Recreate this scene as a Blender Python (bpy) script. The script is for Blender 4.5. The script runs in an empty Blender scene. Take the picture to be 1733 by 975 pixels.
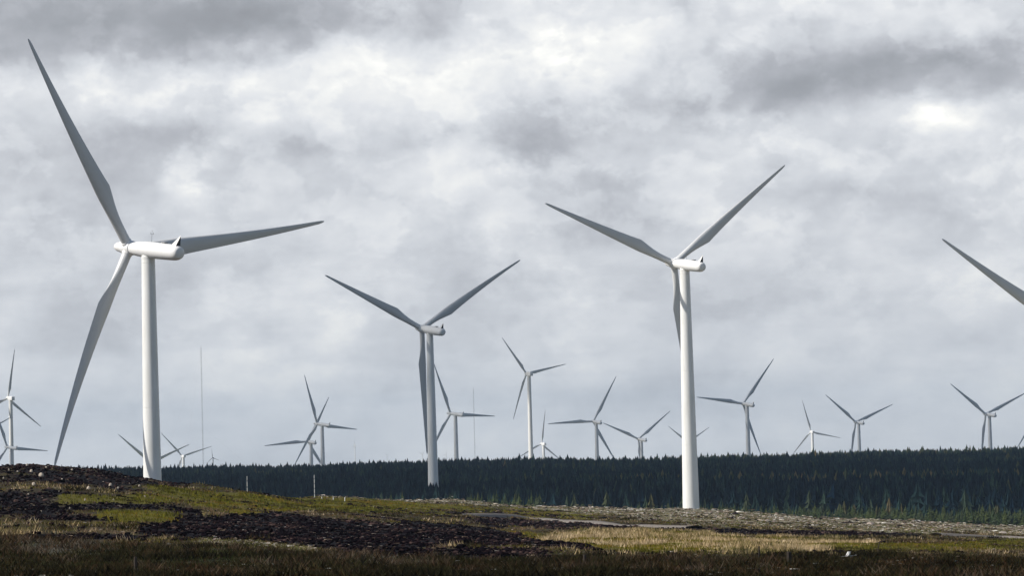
import bpy, math, random
import numpy as np
from mathutils import Matrix, Vector

random.seed(7)
RNG = np.random.default_rng(7)
SC = bpy.context.scene
COL = SC.collection
R = math.radians

# ------------------------------------------------------------------ camera
PW, PH, F = 1733, 975, 6000.0            # photograph size, focal length in photo pixels
ROLL = .0245
PITCH = math.atan(307.5 / F)
cr, sr = math.cos(ROLL), math.sin(ROLL)
cp, sp = math.cos(PITCH), math.sin(PITCH)
FW = np.array([0, cp, sp]); UP0 = np.array([0, -sp, cp]); RT0 = np.array([1., 0, 0])
CX = cr * RT0 - sr * UP0
CY = sr * RT0 + cr * UP0
cam = bpy.data.cameras.new('camera')
cam.sensor_width = 36; cam.lens = F / PW * 36
cam.clip_start = 1; cam.clip_end = 60000
camo = bpy.data.objects.new('camera', cam)
COL.objects.link(camo)
camo.matrix_world = Matrix(((CX[0], CY[0], -FW[0], 0), (CX[1], CY[1], -FW[1], 0), (CX[2], CY[2], -FW[2], 0), (0, 0, 0, 1)))
SC.camera = camo

# ------------------------------------------------------------------ world
SUN_EL, SUN_AZ = R(41), R(-106)           # azimuth measured from +Y (view direction) clockwise
wd = bpy.data.worlds.new("World"); SC.world = wd; wd.use_nodes = True
class NT:
    """tiny node-tree writer"""
    def __init__(s, nt): s.nt = nt; nt.nodes.clear()
    def n(s, typ, **kw):
        nd = s.nt.nodes.new(typ)
        for k, v in kw.items():
            if k.startswith('i_'):
                key = k[2:]; key = int(key) if key.isdigit() else key
                sock = nd.inputs[key]
                if hasattr(v, 'is_output'): s.nt.links.new(v, sock)
                else: sock.default_value = v
            else: setattr(nd, k, v)
        return nd
    def m(s, op, a, b=None, c=None, clamp=False):
        nd = s.nt.nodes.new('ShaderNodeMath'); nd.operation = op; nd.use_clamp = clamp
        for i, v in enumerate((a, b, c)):
            if v is None: continue
            if hasattr(v, 'is_output'): s.nt.links.new(v, nd.inputs[i])
            else: nd.inputs[i].default_value = v
        return nd.outputs[0]
    def mix(s, f, a, b, blend='MIX'):
        nd = s.nt.nodes.new('ShaderNodeMix'); nd.data_type = 'RGBA'; nd.blend_type = blend
        for i, v in ((0, f), (6, a), (7, b)):
            if hasattr(v, 'is_output'): s.nt.links.new(v, nd.inputs[i])
            else: nd.inputs[i].default_value = v if i == 0 else (*v, 1)
        return nd.outputs[2]
    def ramp(s, f, stops, interp='LINEAR'):
        nd = s.nt.nodes.new('ShaderNodeValToRGB'); cr_ = nd.color_ramp; cr_.interpolation = interp
        while len(cr_.elements) < len(stops): cr_.elements.new(.5)
        for e, (p, c) in zip(cr_.elements, stops):
            e.position = p; e.color = (*c, 1)
        s.nt.links.new(f, nd.inputs[0]); return nd.outputs[0]
    def noise(s, vec, scale, detail=4, rough=.5, dist=0, out=0):
        nd = s.nt.nodes.new('ShaderNodeTexNoise')
        s.nt.links.new(vec, nd.inputs['Vector'])
        nd.inputs['Scale'].default_value = scale; nd.inputs['Detail'].default_value = detail
        nd.inputs['Roughness'].default_value = rough; nd.inputs['Distortion'].default_value = dist
        return nd.outputs[out]
    def link(s, a, b): s.nt.links.new(a, b)

w = NT(wd.node_tree)
tc = w.n('ShaderNodeTexCoord').outputs['Generated']
sep = w.n('ShaderNodeSeparateXYZ', i_0=tc)
dx, dy, dz = sep.outputs
# stretched copy of the direction for layered cloud noise
vs = w.n('ShaderNodeVectorMath', operation='MULTIPLY', i_0=tc, i_1=(6, 6, 13)).outputs[0]
vs2 = w.n('ShaderNodeVectorMath', operation='MULTIPLY', i_0=tc, i_1=(6, 6, 8.5)).outputs[0]
warp = w.noise(vs2, 2.2, 4, .55, 0, 1)
warpc = w.n('ShaderNodeVectorMath', operation='SUBTRACT', i_0=warp, i_1=(.5, .5, .5)).outputs[0]
warps = w.n('ShaderNodeSeparateXYZ', i_0=warpc)
front = w.n('ShaderNodeMapRange', interpolation_type='SMOOTHSTEP', i_Value=dy, i_1=.6, i_2=.9).outputs[0]
wf = w.n('ShaderNodeSeparateXYZ', i_0=w.n('ShaderNodeVectorMath', operation='SUBTRACT', i_0=w.noise(vs2, 9, 8, .6, 0, 1), i_1=(.5, .5, .5)).outputs[0])
U = w.m('ADD', w.m('MULTIPLY', dx, 6), w.m('ADD', w.m('MULTIPLY', warps.outputs[0], .26), w.m('MULTIPLY', wf.outputs[0], .12)))
V = w.m('ADD', w.m('MULTIPLY', dz, 6), w.m('ADD', w.m('MULTIPLY', warps.outputs[2], .14), w.m('MULTIPLY', wf.outputs[2], .09)))
n1 = w.noise(vs, .9, 6, .5, .2)
n2 = w.noise(vs2, 2.6, 8, .55, .1)
n3 = w.noise(vs2, 7.5, 8, .6, .1)
def shifted(v, sc, off, sc_det):
    return w.noise(w.n('ShaderNodeVectorMath', operation='ADD', i_0=v, i_1=off).outputs[0], sc, *sc_det)
# relief of the billows: the side towards the light is brighter
em1 = w.m('SUBTRACT', shifted(vs2, 2.6, (.05, 0, -.07), (8, .55, .1)), n2)
em2 = w.m('SUBTRACT', shifted(vs2, 7.5, (.015, 0, -.025), (8, .6, .1)), n3)
B = w.m('ADD', .455, w.m('MULTIPLY', w.m('SUBTRACT', n1, .5), .34))
B = w.m('ADD', B, w.m('MULTIPLY', w.m('SUBTRACT', n2, .5), .36))
B = w.m('ADD', B, w.m('MULTIPLY', w.m('SUBTRACT', n3, .5), .20))
# heaps of cumulus with defined edges, seen through the layer
e1 = w.n('ShaderNodeMapRange', interpolation_type='SMOOTHSTEP', i_Value=shifted(vs2, 3.1, (4, 2, 1), (10, .55, .12)), i_1=.48, i_2=.55, i_3=-.055, i_4=.055).outputs[0]
e2 = w.n('ShaderNodeMapRange', interpolation_type='SMOOTHSTEP', i_Value=shifted(vs2, 7.0, (1, 7, 3), (10, .58, .12)), i_1=.49, i_2=.56, i_3=-.04, i_4=.045).outputs[0]
hgt = w.n('ShaderNodeMapRange', i_Value=dz, i_1=.0, i_2=.07, i_3=.35, i_4=1).outputs[0]
B = w.m('ADD', B, w.m('MULTIPLY', w.m('ADD', e1, e2), hgt))
B = w.m('ADD', B, w.m('MULTIPLY', em1, -.36))
# layers flatten into thin bands towards the horizon
vs3 = w.n('ShaderNodeVectorMath', operation='MULTIPLY', i_0=tc, i_1=(6, 6, 34)).outputs[0]
bnd = w.n('ShaderNodeMapRange', interpolation_type='SMOOTHSTEP', i_Value=w.noise(vs3, 1.7, 7, .55, .1), i_1=.40, i_2=.60, i_3=-.07, i_4=.07).outputs[0]
bfd = w.n('ShaderNodeMapRange', i_Value=dz, i_1=.03, i_2=.10, i_3=1, i_4=.25).outputs[0]
B = w.m('ADD', B, w.m('MULTIPLY', bnd, bfd)); B = w.m('ADD', B, w.m('MULTIPLY', em2, -.26))
def uv_of(px, py):
    X_, Y_ = px - PW / 2, py - PH / 2
    return (X_ * cr - Y_ * sr) / 1000, (307.5 - (X_ * sr + Y_ * cr)) / 1000
def blob(px, py, rx, ry, amp, rot=0, soft=1.0):
    """a brighter or darker bank in the cloud cover, elliptic in azimuth and elevation"""
    global B
    u0, v0 = uv_of(px, py)
    du = w.m('SUBTRACT', U, u0); dv = w.m('SUBTRACT', V, v0)
    c, s_ = math.cos(rot), math.sin(rot)
    a = w.m('ADD', w.m('MULTIPLY', du, c / rx * 1000), w.m('MULTIPLY', dv, s_ / rx * 1000))
    b = w.m('ADD', w.m('MULTIPLY', du, -s_ / ry * 1000), w.m('MULTIPLY', dv, c / ry * 1000))
    r2 = w.m('ADD', w.m('MULTIPLY', a, a), w.m('MULTIPLY', b, b))
    g = w.m('POWER', 2.718, w.m('MULTIPLY', r2, -soft))
    B = w.m('ADD', B, w.m('MULTIPLY', w.m('MULTIPLY', g, front), amp))
for a in [
    (150, 30, 430, 82, -.30), (430, 55, 190, 60, -.20), (-250, 60, 300, 70, -.2),
    (250, 160, 520, 52, .19), (700, 130, 260, 80, .18), (900, 40, 180, 70, .14),
    (1050, 75, 110, 75, .26), (1290, 40, 220, 55, .14), (1600, 40, 200, 30, .08),
    (1640, 95, 320, 62, -.27, .05), (1390, 140, 280, 44, -.17, .10), (1110, 190, 230, 30, -.14, .06),
    (760, 235, 420, 24, -.12), (200, 262, 330, 36, -.12), (1010, 245, 210, 28, -.06),
    (1570, 200, 80, 36, .34), (1230, 225, 130, 60, .10), (1640, 310, 160, 50, -.06),
    (325, 335, 30, 50, .24, -.3), (400, 270, 60, 18, .20, .5), (50, 520, 90, 36, .14), (650, 460, 60, 34, .10),
    (430, 600, 130, 24, .10), (150, 420, 300, 40, .03), (1000, 560, 700, 60, .02), (1500, 470, 300, 40, .05), (800, 300, 120, 40, .07),
    (1180, 30, 26, 40, -.14), (600, 330, 250, 50, .06), (1400, 340, 260, 34, -.07), (350, 480, 200, 40, -.05)]:
    blob(*a)
Bn = w.m('ADD', w.m('MULTIPLY', B, .8), .2)
stops = [(-.25, (.17, .175, .19)), (0, (.225, .235, .255)), (.20, (.30, .31, .335)), (.40, (.415, .43, .455)), (.54, (.495, .507, .525)), (.70, (.60, .602, .592)), (.88, (.78, .77, .72))]
cloud = w.ramp(Bn, [(p * .8 + .2, c) for p, c in stops])
# the low sky is greyer and bluer
lowf = w.n('ShaderNodeMapRange', i_Value=dz, i_1=0, i_2=.075, i_3=.45, i_4=0).outputs[0]
cloud = w.mix(lowf, cloud, (.455, .462, .475))
sky = w.n('ShaderNodeTexSky', sky_type='NISHITA', sun_disc=False, sun_elevation=SUN_EL, sun_rotation=SUN_AZ)
bg1 = w.n('ShaderNodeBackground', i_Color=sky.outputs[0], i_Strength=.085)
bg2 = w.n('ShaderNodeBackground', i_Color=cloud, i_Strength=1.58)
# broken cloud overhead, closed cloud low down
cover = w.n('ShaderNodeMapRange', interpolation_type='SMOOTHSTEP', i_Value=dz, i_1=.15, i_2=.36, i_3=1, i_4=0).outputs[0]
brk = w.n('ShaderNodeMapRange', interpolation_type='SMOOTHSTEP', i_Value=w.noise(tc, 4, 6, .6), i_1=.46, i_2=.64, i_3=0, i_4=.6).outputs[0]
# the cloud bank stands ahead; behind and towards the sun the sky has opened
open_ = w.n('ShaderNodeMapRange', interpolation_type='SMOOTHSTEP', i_Value=dy, i_1=-.1, i_2=.75, i_3=.16, i_4=1).outputs[0]
fac = w.m('MULTIPLY', w.m('MAXIMUM', cover, brk), open_)
ms = w.n('ShaderNodeMixShader', i_0=fac, i_1=bg1.outputs[0], i_2=bg2.outputs[0])
wo = w.n('ShaderNodeOutputWorld', i_Surface=ms.outputs[0])

# ------------------------------------------------------------------ sun, exposure
sd = bpy.data.lights.new('sun', 'SUN'); sd.energy = 5.0; sd.angle = R(.5); sd.color = (1, .95, .87)
so = bpy.data.objects.new('sun', sd); COL.objects.link(so)
sv = Vector((math.sin(SUN_AZ) * math.cos(SUN_EL), math.cos(SUN_AZ) * math.cos(SUN_EL), math.sin(SUN_EL)))
so.rotation_euler = sv.to_track_quat('Z', 'Y').to_euler(); so.location = sv * 500
SC.view_settings.view_transform = 'Standard'; SC.view_settings.look = 'None'
SC.view_settings.gamma = 1; SC.view_settings.exposure = .08; SC.view_settings.use_curve_mapping = False

# ------------------------------------------------------------------ helpers
def proj(p):
    p = np.asarray(p, float); d = p @ FW
    return PW / 2 + F * (p @ CX) / d, PH / 2 - F * (p @ CY) / d
def ray(px, py):
    v = FW + CX * (px - PW / 2) / F - CY * (py - PH / 2) / F
    return v / v[1]
def point(px, py, d): return ray(px, py) * d
def tag(o, label=None, cat=None, group=None, kind=None):
    if label: o['label'] = label
    if cat: o['category'] = cat
    if group: o['group'] = group
    if kind: o['kind'] = kind
    return o
def empty(name, loc):
    o = bpy.data.objects.new(name, None); COL.objects.link(o); o.location = Vector(loc); o.empty_display_size = .5
    return o
def link_mesh(name, me, parent=None, mat=None, mw=None):
    o = bpy.data.objects.new(name, me); COL.objects.link(o)
    if mat and not me.materials: me.materials.append(mat)
    if parent: o.parent = parent
    if mw is not None: o.matrix_basis = mw
    return o
def mesh_np(name, verts, faces, smooth=False, attrs=None):
    """verts (n,3); faces = list of (m,k) int arrays; attrs {name:(n,)or(n,4)}"""
    me = bpy.data.meshes.new(name)
    verts = np.ascontiguousarray(verts, np.float32)
    me.vertices.add(len(verts)); me.vertices.foreach_set('co', verts.ravel())
    if not isinstance(faces, list): faces = [faces]
    idx = np.concatenate([f.ravel() for f in faces]).astype(np.int32)
    tot = np.concatenate([np.full(len(f), f.shape[1], np.int32) for f in faces])
    st = np.concatenate([[0], np.cumsum(tot)[:-1]]).astype(np.int32)
    me.loops.add(len(idx)); me.loops.foreach_set('vertex_index', idx)
    me.polygons.add(len(tot)); me.polygons.foreach_set('loop_start', st); me.polygons.foreach_set('loop_total', tot)
    me.polygons.foreach_set('use_smooth', np.full(len(tot), smooth, bool))
    for k, v in (attrs or {}).items():
        v = np.ascontiguousarray(v, np.float32)
        if v.ndim == 1:
            a = me.attributes.new(k, 'FLOAT', 'POINT'); a.data.foreach_set('value', v)
        else:
            a = me.attributes.new(k, 'FLOAT_COLOR', 'POINT'); a.data.foreach_set('color', v.ravel())
    me.update(calc_edges=True); me.validate()
    return me
def loft(rings, cap0=True, cap1=True):
    """rings: list of (k,3) arrays -> verts, faces"""
    k = len(rings[0]); V_ = np.concatenate(rings); n = len(rings)
    i = np.arange(n - 1)[:, None] * k; j = np.arange(k)[None]; j2 = (j + 1) % k
    q = np.stack([i + j, i + j2, i + k + j2, i + k + j], -1).reshape(-1, 4)
    fs = [q]
    if cap0: fs.append(np.arange(k)[::-1][None])
    if cap1: fs.append((np.arange(k) + (n - 1) * k)[None])
    return V_, fs
class MB:
    def __init__(s): s.v = []; s.f = {}; s.n = 0
    def add(s, V_, fs):
        for f in (fs if isinstance(fs, list) else [fs]):
            s.f.setdefault(f.shape[1], []).append(f + s.n)
        s.v.append(np.asarray(V_, float)); s.n += len(V_); return s
    def tube(s, a, b, r0, r1=None, k=8):
        a = np.array(a, float); b = np.array(b, float); r1 = r0 if r1 is None else r1
        d = b - a; d /= np.linalg.norm(d); h = np.cross(d, [0, 0, 1] if abs(d[2]) < .9 else [1, 0, 0]); h /= np.linalg.norm(h); u = np.cross(d, h)
        t = np.linspace(0, 2 * np.pi, k, endpoint=False)[:, None]
        c = np.cos(t) * h + np.sin(t) * u
        return s.add(*loft([a + c * r0, b + c * r1]))
    def box(s, c, sz):
        c = np.array(c, float); h = np.array(sz) / 2
        v = np.array([[x, y, z] for z in (-1, 1) for x, y in ((-1, -1), (1, -1), (1, 1), (-1, 1))]) * h + c
        return s.add(v, np.array([[3, 2, 1, 0], [4, 5, 6, 7], [0, 1, 5, 4], [1, 2, 6, 5], [2, 3, 7, 6], [3, 0, 4, 7]]))
    def mesh(s, name, smooth=False, sharp=None):
        me = mesh_np(name, np.concatenate(s.v), [np.concatenate(x) for x in s.f.values()], smooth)
        if smooth and sharp is not None:
            try: me.set_sharp_from_angle(angle=R(sharp))
            except Exception: pass
        return me
# cheap value noise on numpy arrays
_tab = np.random.default_rng(3).random((256, 256))
def vnoise(x, y):
    xi = np.floor(x).astype(int); yi = np.floor(y).astype(int); fx = x - xi; fy = y - yi
    fx = fx * fx * (3 - 2 * fx); fy = fy * fy * (3 - 2 * fy)
    g = lambda a, b: _tab[a & 255, b & 255]
    return (g(xi, yi) * (1 - fx) + g(xi + 1, yi) * fx) * (1 - fy) + (g(xi, yi + 1) * (1 - fx) + g(xi + 1, yi + 1) * fx) * fy
def fbm(x, y, o=4):
    s_ = 0; a = .5
    for i in range(o):
        s_ = s_ + a * (vnoise(x + 17.3 * i, y + 9.1 * i) - .5); x = x * 2.03; y = y * 2.03; a *= .5
    return s_
def smooth01(x): x = np.clip(x, 0, 1); return x * x * (3 - 2 * x)

# ------------------------------------------------------------------ terrain
# each column: azimuth (in photo pixels) and (distance, pixels above eye level) pairs
TAB = {
 -876: [(110, -158), (150, -100), (200, -38), (260, 30), (330, 5), (450, -120), (680, -230), (1100, -115)],
 -813: [(110, -159), (150, -101), (200, -38), (262, 30), (330, 5), (450, -120), (680, -230), (1100, -115)],
 -720: [(110, -161), (150, -105), (205, -42), (275, 20), (340, -4), (450, -120), (680, -235), (1100, -115)],
 -628: [(110, -163), (150, -110), (210, -50), (260, -10), (300, 2), (370, -22), (480, -130), (680, -240), (1100, -115)],
 -540: [(110, -166), (150, -113), (215, -60), (280, -24), (330, -14), (420, -40), (560, -150), (700, -200), (1100, -115)],
 -474: [(110, -168), (150, -115), (220, -66), (300, -35), (370, -26), (480, -50), (700, -150), (1100, -115)],
 -335: [(110, -170), (150, -122), (220, -84), (330, -52), (480, -42), (640, -39), (760, -52), (1100, -112)],
 -125: [(110, -175), (150, -132), (230, -102), (350, -77), (560, -58), (860, -47), (960, -60), (1120, -112)],
   24: [(110, -179), (150, -142), (250, -112), (400, -92), (620, -76), (950, -63), (1040, -75), (1120, -115)],
  284: [(110, -187), (150, -150), (240, -122), (360, -104), (560, -90), (1040, -73.5), (1080, -84), (1130, -118)],
  573: [(110, -193), (150, -158), (250, -132), (400, -118), (600, -109), (1040, -97), (1080, -104), (1130, -128)],
  860: [(110, -201), (150, -172), (260, -146), (400, -133), (600, -125), (1040, -116), (1080, -122), (1130, -140)],
}
FAR = [(1200, -20), (1300, -17), (1500, -14.5), (1700, -11.5), (2100, -8), (2550, -4.5), (3000, -9), (4000, -26), (6000, -50), (9000, -60), (15000, -60)]
UK = np.array(sorted(TAB)); DK = np.concatenate([np.geomspace(110, 1130, 90)])
def _col(u):
    t = TAB[u]; d = np.array([a[0] for a in t], float); z = np.array([a[1] * a[0] / F for a in t])
    return np.interp(np.log(DK), np.log(d), z)
ZK = np.array([_col(u) for u in UK])
ks = np.array([.15, .7, 1, .7, .15]); ks /= ks.sum()
ZK = np.array([np.convolve(np.pad(r, 2, 'edge'), ks, 'valid') for r in ZK])
def ground_z(x, y):
    x = np.asarray(x, float); y = np.asarray(y, float)
    d = np.maximum(np.hypot(x, y), 1e-3); az = np.arctan2(x, y)
    u = np.clip(az * F, UK[0], UK[-1])
    back = smooth01((np.abs(az) - R(20)) / R(60))
    u = u * (1 - back)
    i = np.clip(np.searchsorted(UK, u) - 1, 0, len(UK) - 2); tu = (u - UK[i]) / (UK[i + 1] - UK[i]); tu = np.clip(tu, 0, 1); tu = tu * tu * (3 - 2 * tu) * .5 + tu * .5
    k = (np.log(d) - np.log(DK[0])) / (np.log(DK[-1]) - np.log(DK[0])) * (len(DK) - 1)
    k = np.clip(k, 0, len(DK) - 1 - 1e-6); j = k.astype(int); tk = k - j
    z0 = (ZK[i, j] * (1 - tu) + ZK[i + 1, j] * tu) * (1 - tk) + (ZK[i, j + 1] * (1 - tu) + ZK[i + 1, j + 1] * tu) * tk
    zf = np.interp(d, [a[0] for a in FAR], [a[1] for a in FAR]) - np.clip(u, -900, 900) / 900 * np.interp(d, [1130, 1700, 3000], [3, 2., 0])
    z = np.where(d < 1130, z0, z0 + (zf - z0) * smooth01((d - 1130) / 90))
    z = np.where(d > 1220, zf, z)
    near = np.interp(d, [0, 60, 110], [-3.0, -3.2, 0])
    z = np.where(d < 110, near * (1 - d / 110) + z0 * (d / 110) + 0 * z, z)
    z = z + np.interp(d, [0, 60, 120, 400, 1100, 3000, 15000], [.1, .25, .55, .9, 1.3, 3, 20]) * fbm(x / 9 * 1.0, y / 14., 3) * np.interp(d, [0, 1100, 1300], [1, 1, .3])
    z = z + .30 * fbm(x / 1.6, y / 2.6, 3) * (d < 1200)
    return z
def gz(x, y): return float(ground_z(np.array([x]), np.array([y]))[0])
def hit(px, py, d0=100, d1=1100):
    """the point of the ground seen at a pixel of the photograph"""
    v = ray(px, py); d = np.geomspace(d0, d1, 6000); P = v[None] * d[:, None]
    g = ground_z(P[:, 0], P[:, 1]); k = np.argmax(P[:, 2] < g)
    if not (P[:, 2] < g).any(): k = len(d) - 1
    return np.array([P[k, 0], P[k, 1], g[k]])

# what covers the ground where: outlines of the patches as seen across the moor
def L(x, pts): return np.interp(x, [p[0] for p in pts], [p[1] for p in pts])
CREST = [(0, 787), (60, 785), (245, 808), (400, 832), (540, 842), (750, 845), (900, 857), (1050, 864), (1160, 862), (1300, 868), (1450, 878), (1600, 885), (1733, 890)]
def inside(py, up, lo, s_=3.): return smooth01((py - up) / s_ + .5) * smooth01((lo - py) / s_ + .5)
def xr(px, a, b, s_=25.): return smooth01((px - a) / s_ + .5) * smooth01((b - px) / s_ + .5)
def masks(x, y, z):
    """weights: green, straw, peat, brash, heather, gravel"""
    P = np.stack([x, y, z], -1); yy = np.maximum(y, 20)
    px, py = proj(np.stack([x, yy, z], -1))
    px = np.clip(px, -400, 2100); py = np.clip(py, 700, 1400)
    wob = fbm(x / 14, y / 30, 4); py = py + wob * 16 + fbm(px / 60, py / 9, 3) * 8; px = px + fbm(px / 70 + 9, py / 14, 3) * 60
    cr_ = L(px, CREST)
    G = np.zeros_like(px); S = G.copy(); P_ = G.copy(); Bh = G.copy(); H_ = G.copy()
    G = np.maximum(G, xr(px, 240, 1010, 60) * inside(py, L(px, [(240, 818), (400, 835), (540, 842), (700, 851), (900, 864), (1000, 872)]), L(px, [(240, 832), (400, 872), (520, 868), (640, 872), (800, 872), (1000, 882)]), 5))
    G = np.maximum(G, xr(px, 95, 300, 40) * inside(py, 836, 852, 6) * .9)
    G = np.maximum(G, xr(px, 170, 290, 30) * inside(py, 862, 884, 6))
    G = np.maximum(G, xr(px, 640, 1760, 60) * inside(py, L(px, [(640, 884), (900, 900), (1000, 915), (1300, 930), (1733, 912)]), L(px, [(640, 892), (900, 912), (1100, 940), (1400, 938), (1733, 935)]), 6) * .62)
    S = np.maximum(S, inside(py, L(px, [(930, 912), (1000, 897), (1100, 897), (1200, 903), (1240, 912), (1400, 912), (1480, 922)]), L(px, [(930, 914), (1000, 920), (1080, 928), (1180, 936), (1300, 938), (1400, 928), (1480, 924)]), 4) * xr(px, 930, 1480, 20))
    S = np.maximum(S, xr(px, -100, 50, 30) * inside(py, 900, 907, 4) * .62)
    P_ = np.maximum(P_, xr(px, 235, 1015, 20) * inside(py, L(px, [(230, 893), (300, 874), (400, 866), (500, 873), (600, 882), (800, 896), (900, 906), (1010, 926)]), L(px, [(240, 905), (350, 914), (420, 914), (540, 926), (620, 934), (800, 922), (900, 925), (1010, 931)]), 4))
    P_ = np.maximum(P_, xr(px, 790, 1560, 40) * inside(py, L(px, [(800, 880), (1000, 888), (1100, 890), (1200, 895), (1350, 898), (1500, 903), (1733, 908)]), L(px, [(800, 888), (1000, 897), (1100, 900), (1180, 905), (1260, 912), (1350, 909), (1500, 908), (1733, 911)]), 3))
    P_ = np.maximum(P_, (px < 300) * inside(py, cr_ - 60, cr_ + L(px, [(0, 16), (180, 24), (290, 8), (300, 4)]), 6) * (.45 + .5 * smooth01(fbm(x / 4 + 20, y / 9, 3) * 6 + .5)))
    P_ = np.maximum(P_, xr(px, 120, 260, 20) * inside(py, 851, 860, 4)); P_ = np.maximum(P_, xr(px, 20, 200, 20) * inside(py, 872, 882, 5) * .7)
    P_ = np.maximum(P_, xr(px, 590, 920, 30) * inside(py, L(px, [(590, 926), (900, 932)]), L(px, [(590, 940), (900, 948)]), 5) * .8)
    P_ = np.maximum(P_, xr(px, 40, 240, 30) * inside(py, 905, 914, 5) * .9)
    P_ = np.maximum(P_, xr(px, 600, 860, 60) * inside(py, 862, 872, 5) * .5)
    P_ = np.maximum(P_, (px < 330) * smooth01((fbm(x / 5 + 3, y / 13, 4) - .02) / .08) * inside(py, cr_, 915, 10) * .62 * (1 - G))
    P_ = np.maximum(P_, xr(px, 600, 960, 60) * inside(py, 866, 900, 8) * smooth01((fbm(x / 6 + 13, y / 13, 4)) / .08) * .75)
    Bh = np.maximum(Bh, xr(px, 560, 2300, 60) * inside(py, cr_ - 60, L(px, [(560, 845), (640, 849), (750, 851), (850, 858), (930, 865), (1000, 871), (1100, 884), (1200, 891), (1300, 892), (1400, 896), (1500, 900), (1600, 904), (1733, 906)]), 4))
    Bh = np.maximum(Bh, xr(px, 340, 540, 20) * inside(py, L(px, [(340, 914), (530, 926)]), L(px, [(340, 919), (530, 932)]), 3))
    H_ = np.maximum(H_, inside(py, L(px, [(0, 912), (400, 928), (900, 945), (1200, 945), (1500, 942), (1733, 948)]), 1500, 8))
    Q_ = H_ * (1 - smooth01((py - L(px, [(0, 968), (300, 962), (800, 955), (1200, 950), (1733, 952)])) / 8 + .5)) * (1 - xr(px, 1500, 2200, 60) * .5)
    return G, S, P_, Bh, H_, Q_
def build_terrain():
    far = np.array([1225, 1300, 1400, 1500, 1600, 1750, 1900, 2100, 2300, 2550, 2800, 3200, 3700, 4300, 5000, 6000, 7500, 9500, 12000, 14000.])
    d = np.concatenate([[.5], np.geomspace(5, 95, 26), np.geomspace(97, 1215, 560), far])
    fine = np.arange(-930, 931, 2.6) / F
    out = np.radians(np.concatenate([np.linspace(9.2, 30, 40), np.linspace(32, 180, 60)]))
    az = np.concatenate([-out[::-1][1:], fine, out])   # -180 dropped, wraps onto +180
    D, A = np.meshgrid(d, az, indexing='ij')
    x = (D * np.sin(A)).ravel(); y = (D * np.cos(A)).ravel(); z = ground_z(x, y)
    n, m = D.shape
    i = np.arange(n - 1)[:, None] * m; j = np.arange(m)[None]; j2 = (j + 1) % m
    q = np.stack([i + j, i + j2, i + m + j2, i + m + j], -1).reshape(-1, 4)
    G, S, P_, Bh, H_, Q_ = masks(x, y, z)
    a = np.stack([G, S, P_, np.ones_like(G)], -1); b = np.stack([Bh, H_, Q_, np.ones_like(G)], -1)
    me = mesh_np('ground', np.stack([x, y, z], -1), [q[:, ::-1].copy(), np.arange(m)[None]], True, {'cover_a': a, 'cover_b': b})
    return me
def mat(name):
    m = bpy.data.materials.new(name); m.use_nodes = True; return m, NT(m.node_tree)
def finish(t, base, rough=.8, spec=.3, normal=None):
    p = t.n('ShaderNodeBsdfPrincipled', i_Roughness=rough)
    p.inputs['Specular IOR Level'].default_value = spec
    if hasattr(base, 'is_output'): t.link(base, p.inputs['Base Color'])
    else: p.inputs['Base Color'].default_value = (*base, 1)
    if normal is not None: t.link(normal, p.inputs['Normal'])
    t.n('ShaderNodeOutputMaterial', i_Surface=p.outputs[0])
    return p
C_GREEN = (.12, .125, .018); C_STRAW = (.40, .30, .16); C_PEAT = (.004, .003, .005); C_BRASH = (.33, .285, .235); C_HEATH = (.040, .024, .012); C_MOOR = (.075, .050, .028)
def ground_mat():
    m, t = mat('moorland')
    pos = t.n('ShaderNodeNewGeometry').outputs['Position']
    A = t.n('ShaderNodeSeparateColor', i_0=t.n('ShaderNodeAttribute', attribute_name='cover_a').outputs['Color'])
    Bc = t.n('ShaderNodeSeparateColor', i_0=t.n('ShaderNodeAttribute', attribute_name='cover_b').outputs['Color'])
    nb = t.noise(pos, .22, 6, .65); nf = t.noise(pos, 1.6, 6, .7); nl = t.noise(pos, .05, 4, .6)
    def cut(wt, n, s_=.5):
        v = t.m('ADD', wt, t.m('MULTIPLY', t.m('SUBTRACT', n, .5), 1.3))
        return t.n('ShaderNodeMapRange', i_Value=v, i_1=.42, i_2=.58).outputs[0]
    base = t.mix(nl, C_MOOR, (.055, .062, .020))
    base = t.mix(t.ramp(nf, [(.4, (0, 0, 0)), (.62, (1, 1, 1))]), base, (.028, .018, .018))
    base = t.mix(cut(A.outputs[0], nb), base, t.mix(nf, C_GREEN, (.085, .058, .02)))
    base = t.mix(cut(Bc.outputs[1], nb), base, t.mix(nb, C_HEATH, (.024, .012, .008)))
    base = t.mix(cut(Bc.outputs[2], nb), base, t.mix(t.ramp(nf, [(.4, (0, 0, 0)), (.7, (1, 1, 1))]), (.016, .020, .012), (.06, .058, .04)))
    base = t.mix(cut(Bc.outputs[0], nf), base, t.mix(t.ramp(nf, [(.42, (0, 0, 0)), (.6, (1, 1, 1))]), (.07, .075, .03), C_BRASH))
    base = t.mix(cut(A.outputs[1], nb), base, t.mix(nf, C_STRAW, (.22, .17, .06)))
    base = t.mix(cut(A.outputs[2], nb), base, t.mix(t.ramp(nf, [(.55, (0, 0, 0)), (.7, (1, 1, 1))]), C_PEAT, (.05, .03, .028)))
    # green forest floor beyond the felled ridge
    bump = t.n('ShaderNodeBump', i_Strength=.8, i_Distance=.4, i_Height=nf)
    finish(t, base, .95, .1, bump.outputs[0])
    return m
gme = build_terrain()
g = link_mesh('ground', gme, mat=ground_mat()); tag(g, kind='structure')

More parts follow.
